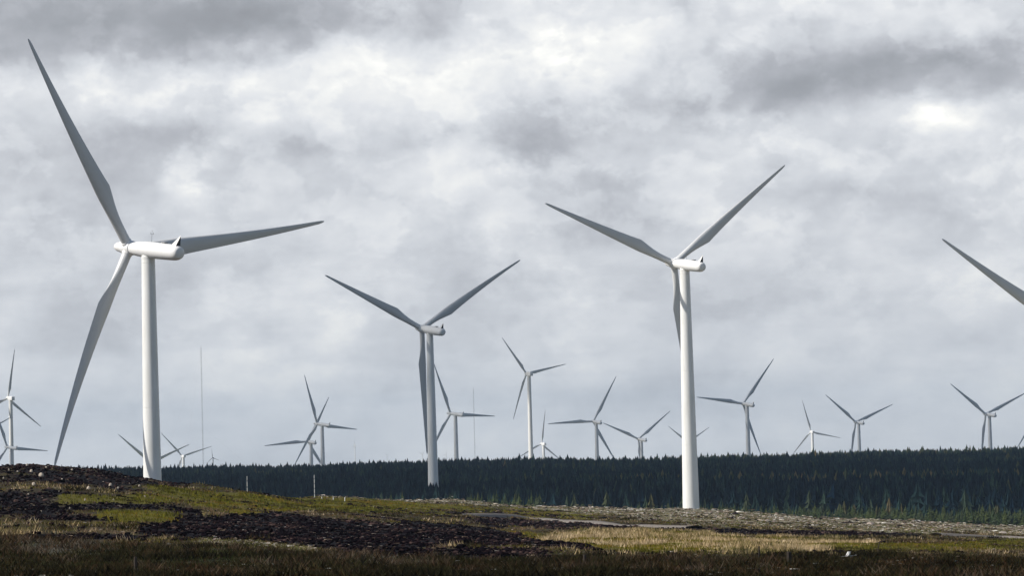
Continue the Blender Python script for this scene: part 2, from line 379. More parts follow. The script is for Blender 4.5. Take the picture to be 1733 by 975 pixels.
def tint_mat(name, cols, rough=.95, extra=None, transl=0, spec=.02):
    """colour by the per-piece attribute 'tint'"""
    m, t = mat(name)
    a = t.n('ShaderNodeAttribute', attribute_name='tint').outputs['Fac']
    c = t.ramp(a, [(i / (len(cols) - 1), cc) for i, cc in enumerate(cols)])
    pos = t.n('ShaderNodeNewGeometry').outputs['Position']
    nz = t.noise(pos, .9, 4, .6)
    c = t.mix(1, c, t.ramp(nz, [(.3, (.6, .6, .6)), (.7, (1.3, 1.3, 1.3))]), 'MULTIPLY')
    finish(t, c, rough, spec)
    return m

# ------------------------------------------------------------------ track
def ribbon(name, pts, w0, matl, lift=.05):
    W3 = [hit(*p) for p in pts]
    P = []
    for a, b in zip(W3[:-1], W3[1:]):
        for k in range(30): P.append(a + (b - a) * k / 30)
    P.append(W3[-1]); P = np.array(P)
    ker = np.ones(15) / 15
    for c in (0, 1): P[:, c] = np.convolve(np.pad(P[:, c], 7, 'edge'), ker, 'valid')
    T = np.gradient(P, axis=0); T[:, 2] = 0; T /= np.linalg.norm(T, axis=1)[:, None]
    N = np.stack([-T[:, 1], T[:, 0], 0 * T[:, 0]], -1)
    rows = []
    zc = ground_z(P[:, 0], P[:, 1])
    zc = np.max([ground_z(P[:, 0] + N[:, 0] * o, P[:, 1] + N[:, 1] * o) for o in np.linspace(-w0, w0, 7) * .5], axis=0)
    zc = np.convolve(np.pad(zc, 7, 'edge'), ker, 'valid') + .12
    for o, dz_ in ((-.5 * w0 - .5, -.6), (-.5 * w0, 0), (0, .06), (.5 * w0, 0), (.5 * w0 + .5, -.6)):
        Q = P + N * o; Q[:, 2] = zc + lift + dz_; rows.append(Q)
    V_ = np.concatenate(rows); n = len(P)
    i = np.arange(4)[:, None] * n; j = np.arange(n - 1)[None]
    q = np.stack([i + j, i + j + 1, i + n + j + 1, i + n + j], -1).reshape(-1, 4)
    o = link_mesh(name, mesh_np(name, V_, q, True), mat=matl); tag(o, kind='structure'); return o
mg, t = mat('gravel'); pos = t.n('ShaderNodeNewGeometry').outputs['Position']
finish(t, t.mix(t.noise(pos, 1.2, 6, .7), (.11, .095, .085), (.22, .20, .18)), .95, .1)
ribbon('track', [(762, 871), (830, 874.5), (900, 879), (960, 884), (1020, 887.5), (1090, 892), (1180, 896)], 1.7, mg)
ribbon('track', [(1580, 907), (1640, 909), (1700, 911), (1760, 913)], 1.3, mg)

# ------------------------------------------------------------------ conifer forest
def tree_tmpl(tiers, star, rng, h=1., r=.2, top=.16, rag=.25):
    """a conifer crown of ragged skirts, height 1; returns verts, tris"""
    V_ = []; Fc = []; n = 0
    for i in range(tiers):
        f = i / tiers
        zb = .06 + f * .86; zt = min(zb + 1.25 * .94 / tiers + .02, 1.0)
        rad = r * (1 - f) ** .8 * rng.uniform(.85, 1.15)
        k = star; ang = np.linspace(0, 2 * np.pi, 2 * k, endpoint=False) + rng.uniform(0, 6)
        rr = np.where(np.arange(2 * k) % 2 == 0, rad * rng.uniform(1 - rag, 1 + rag, 2 * k), rad * .42)
        zz = np.where(np.arange(2 * k) % 2 == 0, zb - .012 + rng.uniform(-.02, .02, 2 * k), zb + .025)
        V_.append([[0, 0, zt]]); V_.append(np.stack([rr * np.cos(ang), rr * np.sin(ang), zz], -1))
        j = np.arange(2 * k); Fc.append(np.stack([np.full(2 * k, n), n + 1 + j, n + 1 + (j + 1) % (2 * k)], -1)); n += 2 * k + 1
    k = 3; ang = np.linspace(0, 2 * np.pi, k, endpoint=False)
    V_.append([[0, 0, 1 + top * .15]]); V_.append(np.stack([.012 * np.cos(ang), .012 * np.sin(ang), np.full(k, .9)], -1))
    j = np.arange(k); Fc.append(np.stack([np.full(k, n), n + 1 + j, n + 1 + (j + 1) % k], -1))
    return np.concatenate([np.array(a, float) for a in V_]), np.concatenate(Fc)
TU = -33.0
def stand_height(x, y, d):
    """tree height of the stands; rides and young stands between them"""
    u = np.arctan2(x, y) * F
    h = 11.5 + 3.2 * fbm(x / 60, y / 90, 3) + 1.4 * fbm(x / 14 + 40, y / 20, 2) + np.interp(d, [1500, 2300], [0, 3.5]) * fbm(x / 75 + 7, y / 600, 2)
    young = (d < 1195) & (u > 40)
    h = np.where(young, 7.4 + 2. * fbm(x / 30, y / 30, 2), h)
    return h
pts = []
rowd = 1118.
while rowd < 2660:
    sp_ = np.interp(rowd, [1118, 1400, 2600], [4.1, 4.9, 6.0])
    us = np.arange(-1350, 1350, sp_ / rowd * F)
    us = us + RNG.uniform(-.35, .35, len(us)) * sp_ / rowd * F
    ds = rowd + RNG.uniform(-.35, .35, len(us)) * sp_
    pts.append(np.stack([us, ds], -1)); rowd += sp_ * .9
pts = np.concatenate(pts)
a_ = pts[:, 0] / F; TX = pts[:, 1] * np.sin(a_); TY = pts[:, 1] * np.cos(a_); TD = pts[:, 1]
edge = 1128 + 14 * fbm(pts[:, 0] / 60, pts[:, 0] * 0, 3) * 2 + np.interp(pts[:, 0], [-300, 300, 900], [10, 4, 0])
ride = lambda c, w_: np.abs(TD - c - 25 * fbm(pts[:, 0] / 400 + 5, pts[:, 0] * 0 + c, 2)) < w_
keep = (TD > edge) & ~ride(1207, 5) & ~ride(1520, 7) & ~ride(1990, 8) & (RNG.random(len(TD)) > .06)
keep &= ~((np.hypot(TX + 35.5, TY - 1309) < 4.5) & (TY > 1302))
TX, TY, TD = TX[keep], TY[keep], TD[keep]
TX = np.concatenate([TX, [-40, -37.6, -35.2, -32.8, -30.6, -39, -36.3, -33.9, -31.5]]); TY = np.concatenate([TY, [1299, 1300, 1299.5, 1300, 1299, 1295, 1296, 1295.5, 1296]]); TD = np.hypot(TX, TY)
TZ = ground_z(TX, TY) - .2
TH = stand_height(TX, TY, TD) * RNG.uniform(.78, 1.14, len(TX))
TH = np.where(RNG.random(len(TX)) < .07, TH * 1.15, TH)
TH = np.where((np.hypot(TX + 35, TY - 1296) < 9), 12.9 + RNG.uniform(-.5, .5, len(TH)), TH)
pxT, pyT = proj(np.stack([TX, TY, TZ + TH], -1))
# the 300 that show largest: the nearest ones whose tops stand clear of the felled ridge
vis = (pxT > -5) & (pxT < PW + 5) & (pyT < L(pxT, CREST) - 6) & (pxT > 560)
near = np.where(vis)[0]; near = near[np.argsort(TD[near])][:300]
rest = np.ones(len(TX), bool); rest[near] = False
tm = [tree_tmpl(t_, s_, np.random.default_rng(i), r=r_ * 1.2) for i, (t_, s_, r_) in enumerate([(5, 5, .24), (6, 4, .27), (5, 5, .30), (6, 5, .22), (4, 5, .26), (6, 4, .24)])]
def merge_trees(idx):
    Vs, Fs, Ts = [], [], []; off = 0
    pick = RNG.integers(0, len(tm), len(idx))
    for k, (tv, tf) in enumerate(tm):
        ii = idx[pick == k]; n = len(ii)
        if not n: continue
        an = RNG.uniform(0, 6.28, n); c, s_ = np.cos(an)[:, None], np.sin(an)[:, None]
        h = TH[ii][:, None]; wd_ = RNG.uniform(.85, 1.25, n)[:, None]
        X_ = (tv[None, :, 0] * c - tv[None, :, 1] * s_) * h * wd_ + TX[ii][:, None]
        Y_ = (tv[None, :, 0] * s_ + tv[None, :, 1] * c) * h * wd_ + TY[ii][:, None]
        Z_ = tv[None, :, 2] * h + TZ[ii][:, None]
        Vs.append(np.stack([X_, Y_, Z_], -1).reshape(-1, 3))
        Fs.append((tf[None] + (np.arange(n) * len(tv))[:, None, None] + off).reshape(-1, 3)); off += n * len(tv)
        uu = np.arctan2(TX[ii], TY[ii]) * F; wv = 30 * fbm(uu / 300, uu * 0 + 3, 2)
        lit_rows = np.exp(-((TD[ii] + wv - 1490) / 34) ** 2) * smooth01((uu + 150) / 500) * .75 + np.exp(-((TD[ii] + wv - 2480) / 190) ** 2) * .42 * smooth01((uu + 500) / 900) + (TD[ii] < 1200) * .38 + np.exp(-((TD[ii] + wv - 1960) / 60) ** 2) * .3  # sunlit rows put into the tint as paler bands by distance
        tt = np.clip(.16 + lit_rows + .5 * fbm(TX[ii] / 60, TY[ii] / 60, 3) + RNG.normal(0, .17, n), 0, 1)
        Ts.append(np.repeat(tt, len(tv)))
    return np.concatenate(Vs), np.concatenate(Fs), np.concatenate(Ts)
FOL = [(.003, .010, .021), (.008, .021, .031), (.021, .041, .034), (.052, .060, .030), (.105, .084, .045)]
m_for = tint_mat('spruce_needles', FOL, .9)
Vv, Ff, Tt = merge_trees(np.where(rest)[0])
fo = link_mesh('conifer_forest', mesh_np('conifer_forest', Vv, Ff, False, {'tint': Tt}), mat=m_for)
tag(fo, 'dense dark spruce plantation stretching back to the skyline', 'forest', kind='stuff')
# individual trees of the forest edge
def spruce_crown(rng):
    V_ = []; Fc = []; n = 0
    tiers = 15
    for i in range(tiers):
        f = i / tiers; zb = .07 + f * .88; rad = .23 * (1 - f) ** .85 * rng.uniform(.85, 1.15) + .01
        nb = int(9 - 4 * f)
        for b in range(nb):
            if rng.random() < .1: continue
            an = 2 * np.pi * (b + rng.uniform(-.3, .3)) / nb + i * 1.3; rr = rad * rng.uniform(.7, 1.2); dr = rng.uniform(.01, .05)
            c, s_ = np.cos(an), np.sin(an); wv = rr * .42
            z0 = zb + .035; zt = zb - dr + rr * .15
            mid = .55 * rr
            P = [[0, 0, z0 + .02], [mid * c - wv * s_, mid * s_ + wv * c, zb - .012 - dr * .5], [rr * c, rr * s_, zt], [mid * c + wv * s_, mid * s_ - wv * c, zb - .012 - dr * .5], [mid * c, mid * s_, zb + .02]]
            V_.append(P); Fc.append(np.array([[0, 1, 4], [1, 2, 4], [2, 3, 4], [3, 0, 4]]) + n); n += 5
    V_.append([[0, 0, 1.07], [.01, 0, .9], [-.005, .009, .9], [-.005, -.009, .9]]); Fc.append(np.array([[0, 1, 2], [0, 2, 3], [0, 3, 1]]) + n)
    return np.concatenate([np.array(a) for a in V_]), np.concatenate(Fc)
m_tree = []
for k, cset in enumerate([((.018, .032, .015), (.045, .062, .020)), ((.028, .045, .016), (.065, .075, .024)), ((.022, .036, .020), (.05, .06, .028))]):
    m, t = mat('spruce_crown'); pos = t.n('ShaderNodeNewGeometry').outputs['Position']
    finish(t, t.mix(t.noise(pos, .8, 4, .6), *cset), .9, .1); m_tree.append(m)
m_bark, t = mat('bark'); finish(t, t.mix(t.noise(t.n('ShaderNodeTexCoord').outputs['Object'], 8, 4), (.05, .035, .025), (.11, .08, .06)), .9)
crowns = []
for k in range(9):
    me = mesh_np('crown', *spruce_crown(np.random.default_rng(50 + k))); me.materials.append(m_tree[k % 3]); crowns.append(me)
trunk_me = MB().tube((0, 0, -.02), (0, 0, .9), .016, .004, 6).mesh('trunk', True); trunk_me.materials.append(m_bark)
for q, i in enumerate(near):
    root = empty('spruce_tree', (TX[i], TY[i], TZ[i])); h = float(TH[i]); wd_ = random.uniform(1.15, 1.6)
    tag(root, 'young spruce standing in the front rows of the plantation behind the felled ridge', 'tree', 'spruce trees along the front edge of the plantation')
    rz = Matrix.Rotation(random.uniform(0, 6.28), 4, 'Z')
    link_mesh('crown', crowns[random.randrange(9)], root, mw=rz @ Matrix.Diagonal((h * wd_, h * wd_, h, 1)))
    link_mesh('trunk', trunk_me, root, mw=Matrix.Diagonal((h, h, h, 1)))

# ------------------------------------------------------------------ turbines
def paint(name, col, rough=.38, dirt=.12):
    m, t = mat(name); tcn = t.n('ShaderNodeTexCoord').outputs['Object']
    st = t.n('ShaderNodeVectorMath', operation='MULTIPLY', i_0=tcn, i_1=(1.2, 1.2, .12)).outputs[0]
    nz = t.noise(st, 1.1, 5, .6)
    c2 = tuple(a * (1 - dirt) * b for a, b in zip(col, (1, .99, .96)))
    c = t.mix(t.ramp(nz, [(.42, (0, 0, 0)), (.72, (1, 1, 1))]), col, c2)
    finish(t, c, rough, .4); return m
M_TOWER = paint('tower_paint', (.80, .80, .785)); M_BLADE = paint('blade_gelcoat', (.60, .61, .62), .40, .06); M_NAC = paint('nacelle_paint', (.80, .80, .80), .35, .05)
M_FTOWER = paint('hazed_tower_paint', (.76, .77, .78)); M_FBLADE = paint('hazed_blade_gelcoat', (.68, .70, .72)); M_FNAC = paint('hazed_nacelle_paint', (.76, .77, .78))  # far copies of the paint, cloud shade and haze toned into the colours
m_dark, t = mat('dark_grille'); finish(t, (.035, .037, .045), .6)
m_grey, t = mat('grey_steel'); finish(t, (.20, .21, .22), .5)
m_seam, t = mat('seam_grey'); finish(t, (.30, .30, .30), .6)

def revolve(prof, k=40, sq=1.0):
    """prof: list of (y, r), axis along Y"""
    t_ = np.linspace(0, 2 * np.pi, k, endpoint=False)
    return loft([np.stack([r_ * np.cos(t_), np.full(k, y_), r_ * np.sin(t_) * sq], -1) for y_, r_ in prof][::-1])
def blade_mesh(Rr, flap, edge, root_r=.95, cmax=3.4, knee=.28, r0=1.2, name='blade'):
    """span along +Z, wind comes from +Y, trailing edge towards +X"""
    rs = np.concatenate([[r0, 1.6, 2.2], np.linspace(3, Rr * knee, 9), np.linspace(Rr * knee, Rr * .96, 22)[1:], [Rr * .975, Rr * .99, Rr * .998, Rr]])
    rings = []; K = 28; th = np.linspace(0, 2 * np.pi, K, endpoint=False)
    for r_ in rs:
        s_ = r_ / Rr
        if r_ <= 2.3: le, te, circ = -root_r, root_r, 1.
        else:
            q = np.clip((r_ - 2.3) / (Rr * knee - 2.3), 0, 1); qs = q * q * (3 - 2 * q)
            qq = np.clip((s_ - knee) / (1 - knee), 0, 1)
            te = root_r + (cmax - 1.15 - root_r) * q ** 1.25 if s_ <= knee else (cmax - 1.15) + (.16 - (cmax - 1.15)) * (qq ** .86)
            le = -root_r - .20 * qs if s_ <= knee else -(1.15 - (1.15 - .40) * qq)
            circ = 1 - qs
        if s_ > .97:
            q = (s_ - .97) / .03; f = math.sqrt(max(0, 1 - q * q * .97)); c_ = (le + te) / 2 - .05; le = c_ + (le - c_) * f; te = c_ + (te - c_) * f
        ch = te - le
        x01 = (1 - np.cos(th)) / 2                      # 0 at LE ... 1 at TE
        tr = np.interp(s_, [0, knee * .8, .5, 1], [.5, .30, .21, .15])
        yt = 5 * tr * (.2969 * np.sqrt(x01) - .126 * x01 - .3516 * x01 ** 2 + .2843 * x01 ** 3 - .1036 * x01 ** 4) * ch
        camb = .035 * ch * np.sin(np.pi * x01)
        sgn = np.where(th < np.pi, 1, -1)
        ax = le + x01 * ch; ay = sgn * yt - camb
        cxx = -root_r * np.cos(th); cyy = root_r * np.sin(th)
        X_ = ax * (1 - circ) + cxx * circ; Y_ = ay * (1 - circ) + cyy * circ
        tw = R(np.interp(s_, [0, .1, .28, .5, 1], [13, 13, 9, 4, -1]))
        Xr = X_ * math.cos(tw) + Y_ * math.sin(tw); Yr = -X_ * math.sin(tw) + Y_ * math.cos(tw)
        bf = s_ ** 2.1
        rings.append(np.stack([Xr - edge * bf, Yr - flap * bf, np.full(K, r_)], -1))
    me = MB().add(*loft(rings)).mesh(name, True, 50); return me
def nacelle_round():
    me = MB().add(*revolve([(-1.25, 1.27), (-1.9, 1.32), (-3.2, 1.47), (-5, 1.58), (-8, 1.61), (-12, 1.56), (-14.6, 1.50), (-15.5, 1.38), (-16.05, 1.16), (-16.25, .85)], 48))
    return me.mesh('nacelle', True, 40)
def spinner_mesh():
    return MB().add(*revolve([(4.5, .12), (4.44, .38), (4.2, .66), (3.6, .90), (2.4, 1.10), (1.3, 1.32), (.2, 1.45), (-.8, 1.46), (-1.15, 1.40), (-1.2, 1.2)], 48)).mesh('spinner', True, 40)
def blade_collar():
    b = MB(); b.add(*loft([np.stack([r_ * np.cos(a), r_ * np.sin(a), np.full(32, z_)], -1) for z_, r_ in ((.7, 1.02), (1.42, 1.06), (1.52, 1.02), (1.55, .93)) for a in [np.linspace(0, 2 * np.pi, 32, endpoint=False)]]))
    return b.mesh('blade_collar', True, 40)
def fin_mesh():
    v = np.array([[0, -13.3, 1.40], [-.66, -15.1, 1.0], [.66, -15.1, 1.0], [0, -16.15, 3.30], [0, -15.95, 3.30], [-.6, -15.35, 1.1], [.6, -15.35, 1.1]], float)
    return MB().add(v, [np.array([[0, 1, 4], [0, 4, 2]]), np.array([[1, 5, 3, 4], [2, 4, 3, 6]]), np.array([[0, 2, 1]])]).mesh('cooling_fin')
def fin_back():
    v = np.array([[-.6, -15.36, 1.1], [.6, -15.36, 1.1], [0, -16.16, 3.28]], float); v2 = v + np.array([0, .1, 0])
    return MB().add(np.concatenate([v, v2]), [np.array([[0, 1, 2], [5, 4, 3]])]).mesh('grille')
def tower_mesh(Ht, r_top, r_bot, name='tower'):
    """z = 0 at the base; section seams as shallow grooves"""
    k = 56; t_ = np.linspace(0, 2 * np.pi, k, endpoint=False); rings = []
    zs = [0]; seams = [Ht * .27, Ht * .58, Ht * .985]
    for z_ in seams: zs += [z_ - .06, z_ - .03, z_ + .03, z_ + .06]
    zs += [Ht]
    for z_ in sorted(zs + list(np.linspace(.1, .95, 9) * Ht)):
        r_ = r_bot + (r_top - r_bot) * z_ / Ht
        if any(abs(z_ - s_) < .04 for s_ in seams): r_ -= .05
        rings.append(np.stack([r_ * np.cos(t_), r_ * np.sin(t_), np.full(k, z_)], -1))
    return MB().add(*loft(rings)).mesh(name, True, 50)
def door_mesh():
    return MB().box((0, 0, 0), (.9, .14, 2.1)).mesh('door')
def yaw_mesh(rt):
    return MB().add(*loft([np.stack([r_ * np.cos(a), r_ * np.sin(a), np.full(40, z_)], -1) for z_, r_ in ((-2.3, rt * .99), (-1.75, rt * 1.05), (-1.6, rt * 1.05), (-1.5, rt * .93), (-.6, rt * .93)) for a in [np.linspace(0, 2 * np.pi, 40, endpoint=False)]])).mesh('yaw_bearing', True, 40)
def wmast_mesh():
    b = MB(); b.tube((0, -7.0, 1.5), (0, -7.0, 3.9), .035, .025, 6); b.tube((-.35, -7, 3.1), (.35, -7, 3.1), .025, k=6); b.tube((.35, -7, 3.1), (.35, -7, 3.35), .06, k=6); b.tube((-.35, -7, 3.1), (-.35, -7, 3.4), .03, k=6)
    return b.mesh('anemometer_mast')
def hatch_mesh():
    return MB().box((0, -11.2, 1.70), (.9, 1.1, .22)).mesh('roof_hatch')
def box_nacelle():
    """tapered box housing with rounded edges of the newer turbines"""
    K = 32; t_ = np.linspace(0, 2 * np.pi, K, endpoint=False)
    def ring(y_, hw, zb, zt, p=.28):
        c, s_ = np.cos(t_), np.sin(t_)
        return np.stack([hw * np.sign(c) * np.abs(c) ** p, np.full(K, y_), (zb + zt) / 2 + (zt - zb) / 2 * np.sign(s_) * np.abs(s_) ** p], -1)
    return MB().add(*loft([ring(-9.6, 1.5, -1.6, 1.5), ring(-9.3, 1.9, -2.0, 1.9), ring(-5, 2.0, -2.3, 2.15), ring(-2.2, 1.95, -2.2, 2.0), ring(-1.5, 1.5, -1.6, 1.5)][::-1][::-1])).mesh('nacelle', True, 35)
ME = {}
def cached(key, fn, m):
    if key not in ME:
        me = fn(); me.materials.append(m); ME[key] = me
    return ME[key]
def turbine(hub, yaw, ph, model='round', Rr=46.5, r_top=1.25, r_bot=2.0, hh=70, label='', bends=None, detail=True, scale=1., mats=None, cat='wind turbine', base=None, name='wind_turbine', only=None):
    hub = np.array(hub, float); a = R(yaw); tl = R(5)
    n = np.array([-math.sin(a) * math.cos(tl), math.cos(a) * math.cos(tl), math.sin(tl)]); h = np.array([math.cos(a), math.sin(a), 0]); u = np.cross(h, n)
    over = 6.0 if model == 'round' else 4.6
    ctr = hub - n * over * scale                          # where the tower axis meets the rotor axis
    bz = gz(ctr[0], ctr[1]) - .3 if base is None else base
    root = empty(name, (ctr[0], ctr[1], bz)); tag(root, label, cat, 'wind turbines of the wind farm')
    mt, mb, mn = mats or (M_TOWER, M_BLADE, M_NAC); mk = mt.name
    o = Vector((ctr[0], ctr[1], bz))
    top = ctr[2] - bz - 1.9 * scale
    key = ('tower', round(top, 1), mk)
    link_mesh('tower', cached(key, lambda: tower_mesh(top, r_top * scale, r_bot * scale), mt), root)
    Mb = Matrix(((h[0], n[0], u[0], hub[0] - o.x), (h[1], n[1], u[1], hub[1] - o.y), (h[2], n[2], u[2], hub[2] - o.z), (0, 0, 0, 1))) @ Matrix.Diagonal((scale, scale, scale, 1))
    Mb = Mb @ Matrix.Rotation(R(2.2), 4, 'X') if model == 'round' else Mb
    Mz = Matrix.Translation(Vector(ctr) - o) @ Matrix.Diagonal((scale, scale, scale, 1))
    link_mesh('yaw_bearing', cached(('yaw', model, r_top, mk), lambda: yaw_mesh(r_top), mt), root, mw=Mz)
    if model == 'round':
        nac = link_mesh('nacelle', cached(('nac', mk), nacelle_round, mn), root, mw=Mb)
        fin = link_mesh('cooling_fin', cached(('fin', mk), fin_mesh, mn), nac)
        link_mesh('grille', cached('grille', fin_back, m_dark), nac)
        if detail:
            link_mesh('anemometer_mast', cached('wmast', wmast_mesh, m_grey), nac); link_mesh('roof_hatch', cached('hatch', hatch_mesh, m_seam), nac)
        spn = link_mesh('spinner', cached(('spin', mk), spinner_mesh, mn), root, mw=Mb)
    else:
        nac = link_mesh('nacelle', cached(('bnac', mk), box_nacelle, mn), root, mw=Mb)
        link_mesh('anemometer_mast', cached('bmast', lambda: MB().tube((0, -8.6, 1.9), (0, -8.6, 3.6), .06, .04, 6).tube((-.6, -8.6, 3.2), (.6, -8.6, 3.2), .04, k=6).mesh('anemometer_mast'), m_grey), nac)
        spn = link_mesh('spinner', cached(('bspin', mk), lambda: MB().add(*revolve([(2.6, .15), (2.45, .7), (1.9, 1.25), (1, 1.6), (0, 1.7), (-1.45, 1.65)], 32)).mesh('spinner', True, 40), mn), root, mw=Mb)
    for k in range(3):
        th = R(ph + 120 * k); r_ = math.cos(th) * h + math.sin(th) * u; xx = np.cross(n, r_)
        M3 = Matrix(((xx[0], n[0], r_[0], hub[0] - o.x), (xx[1], n[1], r_[1], hub[1] - o.y), (xx[2], n[2], r_[2], hub[2] - o.z), (0, 0, 0, 1))) @ Matrix.Diagonal((scale, scale, scale, 1))
        fl, ed = bends[k] if bends else (1.5, 0)
        bl = link_mesh('blade', cached(('blade', model, fl, ed, mk), lambda: blade_mesh(Rr, fl, ed, cmax=3.4 if model == 'round' else 3.3, knee=.28 if model == 'round' else .2), mb), root, mw=M3)
        if detail: link_mesh('blade_collar', cached(('collar', mk), blade_collar, mn), bl)
    return root
def at(px, py, d): return point(px, py, d)
turbine(at(219, 419.5, 689), 42.9, 4.9, r_top=1.3, r_bot=2.02, label='largest wind turbine, on the left, one long blade reaching up to the top left',
        bends=[(3.5, 2.5), (-.61, -2.03), (5.68, -.58)])
turbine(at(714, 556.5, 1306), 30.0, 34.0, r_top=1.22, r_bot=2.05, label='greyish middle wind turbine whose tower base stands among the dark conifers',
        bends=[(4.69, -.32), (3.46, .72), (.45, -.43)])
turbine(at(1140.5, 446, 1022), 27.8, 38.6, r_top=1.42, r_bot=2.4, label='white wind turbine standing on the felled ridge, its whole tower in view')
turbine(at(1781, 544, 1022), 28, 29.5, r_top=1.42, r_bot=2.4, label='wind turbine beyond the right edge of the photo, only one dark blade reaching into view')
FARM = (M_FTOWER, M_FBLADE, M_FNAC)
WM = (M_TOWER, M_BLADE, M_NAC)
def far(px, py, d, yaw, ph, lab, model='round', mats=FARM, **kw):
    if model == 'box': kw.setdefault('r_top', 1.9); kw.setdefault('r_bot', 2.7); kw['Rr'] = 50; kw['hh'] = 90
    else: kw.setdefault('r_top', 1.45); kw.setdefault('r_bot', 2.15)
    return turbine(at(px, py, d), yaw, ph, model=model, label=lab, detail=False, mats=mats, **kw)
far(13.5, 674, 3585, 42, 83.8, 'bright white distant turbine with a boxy nacelle above the hill, at the far left', 'box', WM)
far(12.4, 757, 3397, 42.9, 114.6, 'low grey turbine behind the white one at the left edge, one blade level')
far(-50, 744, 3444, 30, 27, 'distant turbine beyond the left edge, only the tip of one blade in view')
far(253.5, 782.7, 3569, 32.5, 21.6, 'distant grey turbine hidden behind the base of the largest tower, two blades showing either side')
far(308, 772, 5268, 31, 15.5, 'very distant white turbine low on the horizon just right of the largest tower', 'box', WM)
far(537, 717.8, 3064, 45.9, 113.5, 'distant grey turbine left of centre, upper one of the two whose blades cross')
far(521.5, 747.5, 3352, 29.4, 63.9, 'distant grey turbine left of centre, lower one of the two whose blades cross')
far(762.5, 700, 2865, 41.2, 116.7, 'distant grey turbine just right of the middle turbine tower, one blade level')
far(890.8, 632.5, 3668, 34.8, 11.1, 'bright white distant turbine with a boxy nacelle, tallest in the background centre', 'box', WM)
far(916.5, 751.5, 5233, 35.5, 85, 'small white turbine with an upright blade right of the tall white background turbine', 'box', WM)
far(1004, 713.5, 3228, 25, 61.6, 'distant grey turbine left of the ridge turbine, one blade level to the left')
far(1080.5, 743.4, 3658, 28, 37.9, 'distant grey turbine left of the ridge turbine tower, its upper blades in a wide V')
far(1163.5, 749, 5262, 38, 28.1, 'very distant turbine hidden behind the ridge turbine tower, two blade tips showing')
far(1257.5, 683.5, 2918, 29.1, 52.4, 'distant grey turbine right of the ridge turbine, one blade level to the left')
far(1372.4, 731, 5348, 20, 107.8, 'small pale distant turbine with a boxy nacelle between two grey ones on the right', 'box', WM)
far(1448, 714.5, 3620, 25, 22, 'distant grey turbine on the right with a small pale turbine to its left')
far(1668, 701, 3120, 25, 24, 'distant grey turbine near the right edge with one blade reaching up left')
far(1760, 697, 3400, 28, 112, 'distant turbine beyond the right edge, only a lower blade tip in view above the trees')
m_dkp = paint('shaded_turbine_paint', (.05, .055, .065))  # near-black: the tiny turbine's cloud shade is put into its colour
DK_ = (m_dkp, m_dkp, m_dkp)
far(359.7, 775, 2900, 40, 100, 'tiny dark turbine on the treeline right of the thin tall mast', 'box', DK_, scale=.15)
far(599.5, 754, 7000, 72, 90, 'tiny brilliant white turbine seen edge on above the treeline left of centre', 'box', WM, scale=.30)
far(714.6, 769, 9000, 50, 40, 'tiny white nacelle over the treeline just left of the middle turbine tower', 'box', WM, scale=.3)
far(754.5, 770, 9000, 50, 70, 'tiny white nacelle over the treeline just right of the middle turbine tower', 'box', WM, scale=.3)
far(654.8, 771, 9500, 50, 20, 'tiny faint white nacelle over the treeline left of the middle turbine tower', 'box', WM, scale=.25)

# ------------------------------------------------------------------ unseen clouds added overhead to shade the plantation and turbines
m_cl, t = mat('cloud')  # material of the unseen clouds added for shade
df = t.n('ShaderNodeBsdfDiffuse', i_Color=(.9, .9, .92, 1)); tr_ = t.n('ShaderNodeBsdfTransparent', i_Color=(1, 1, 1, 1))
t.n('ShaderNodeOutputMaterial', i_Surface=t.n('ShaderNodeMixShader', i_0=.52, i_1=df.outputs[0], i_2=tr_.outputs[0]).outputs[0])
def shade_cloud(poly, base, label, seed):
    """poly: outline of the shade wanted on the ground; the added cloud hangs up-sun of it"""
    P = np.array(poly, float); Q = np.concatenate([P, P[:1]]); n_ = 24
    E = np.concatenate([Q[i] + (Q[i + 1] - Q[i]) * np.linspace(0, 1, n_, endpoint=False)[:, None] for i in range(len(P))])
    k = len(E); ker = np.ones(9) / 9
    for c in (0, 1): E[:, c] = np.convolve(np.concatenate([E[-4:, c], E[:, c], E[:4, c]]), ker, 'valid')
    cen = E.mean(0); E = E + np.stack([34 * fbm(E[:, 0] / 70 + seed, E[:, 1] / 70, 3), 34 * fbm(E[:, 0] / 70 + seed + 9, E[:, 1] / 70 + 5, 3)], -1)
    D = E - cen; rings = []
    for f, z_ in ((.02, 0), (.5, -10), (.85, 2), (.985, 20), (1.0, 32), (.985, 48), (.93, 80), (.8, 110), (.55, 135), (.25, 150), (.02, 155)):
        W_ = D * f
        rings.append(np.stack([W_[:, 0], W_[:, 1], z_ + 70 * fbm(W_[:, 0] / 150 + seed, W_[:, 1] / 150, 4) * (z_ > 48)], -1))
    o = link_mesh('cloud', MB().add(*loft(rings)).mesh('cloud', True), mat=m_cl)  # unseen cloud, added only for its shade
    sh = np.array(sv) / sv.z * (base + 32); o.location = (cen[0] + sh[0], cen[1] + sh[1], base); tag(o, label, 'cloud', 'unseen clouds added for shade')
shade_cloud([(-900, 1190), (0, 1205), (500, 1215), (900, 1215), (900, 1300), (300, 1292), (60, 1300), (-60, 1420), (-900, 1500)], 640, 'long unseen cloud added to shade the front of the conifer plantation', 3)
shade_cloud([(-900, 1480), (-80, 1400), (50, 1375), (300, 1362), (900, 1370), (900, 2300), (260, 2370), (0, 2560), (-900, 2620)], 800, 'broad unseen cloud added to shade the middle of the plantation', 8)
shade_cloud([(-900, 2640), (0, 2600), (300, 2660), (900, 2600), (1000, 4300), (420, 4350), (146, 3780), (146, 3430), (60, 3390), (-250, 3370), (-440, 3420), (-900, 3440)], 960, 'large unseen cloud added to shade the distant grey turbines', 14)

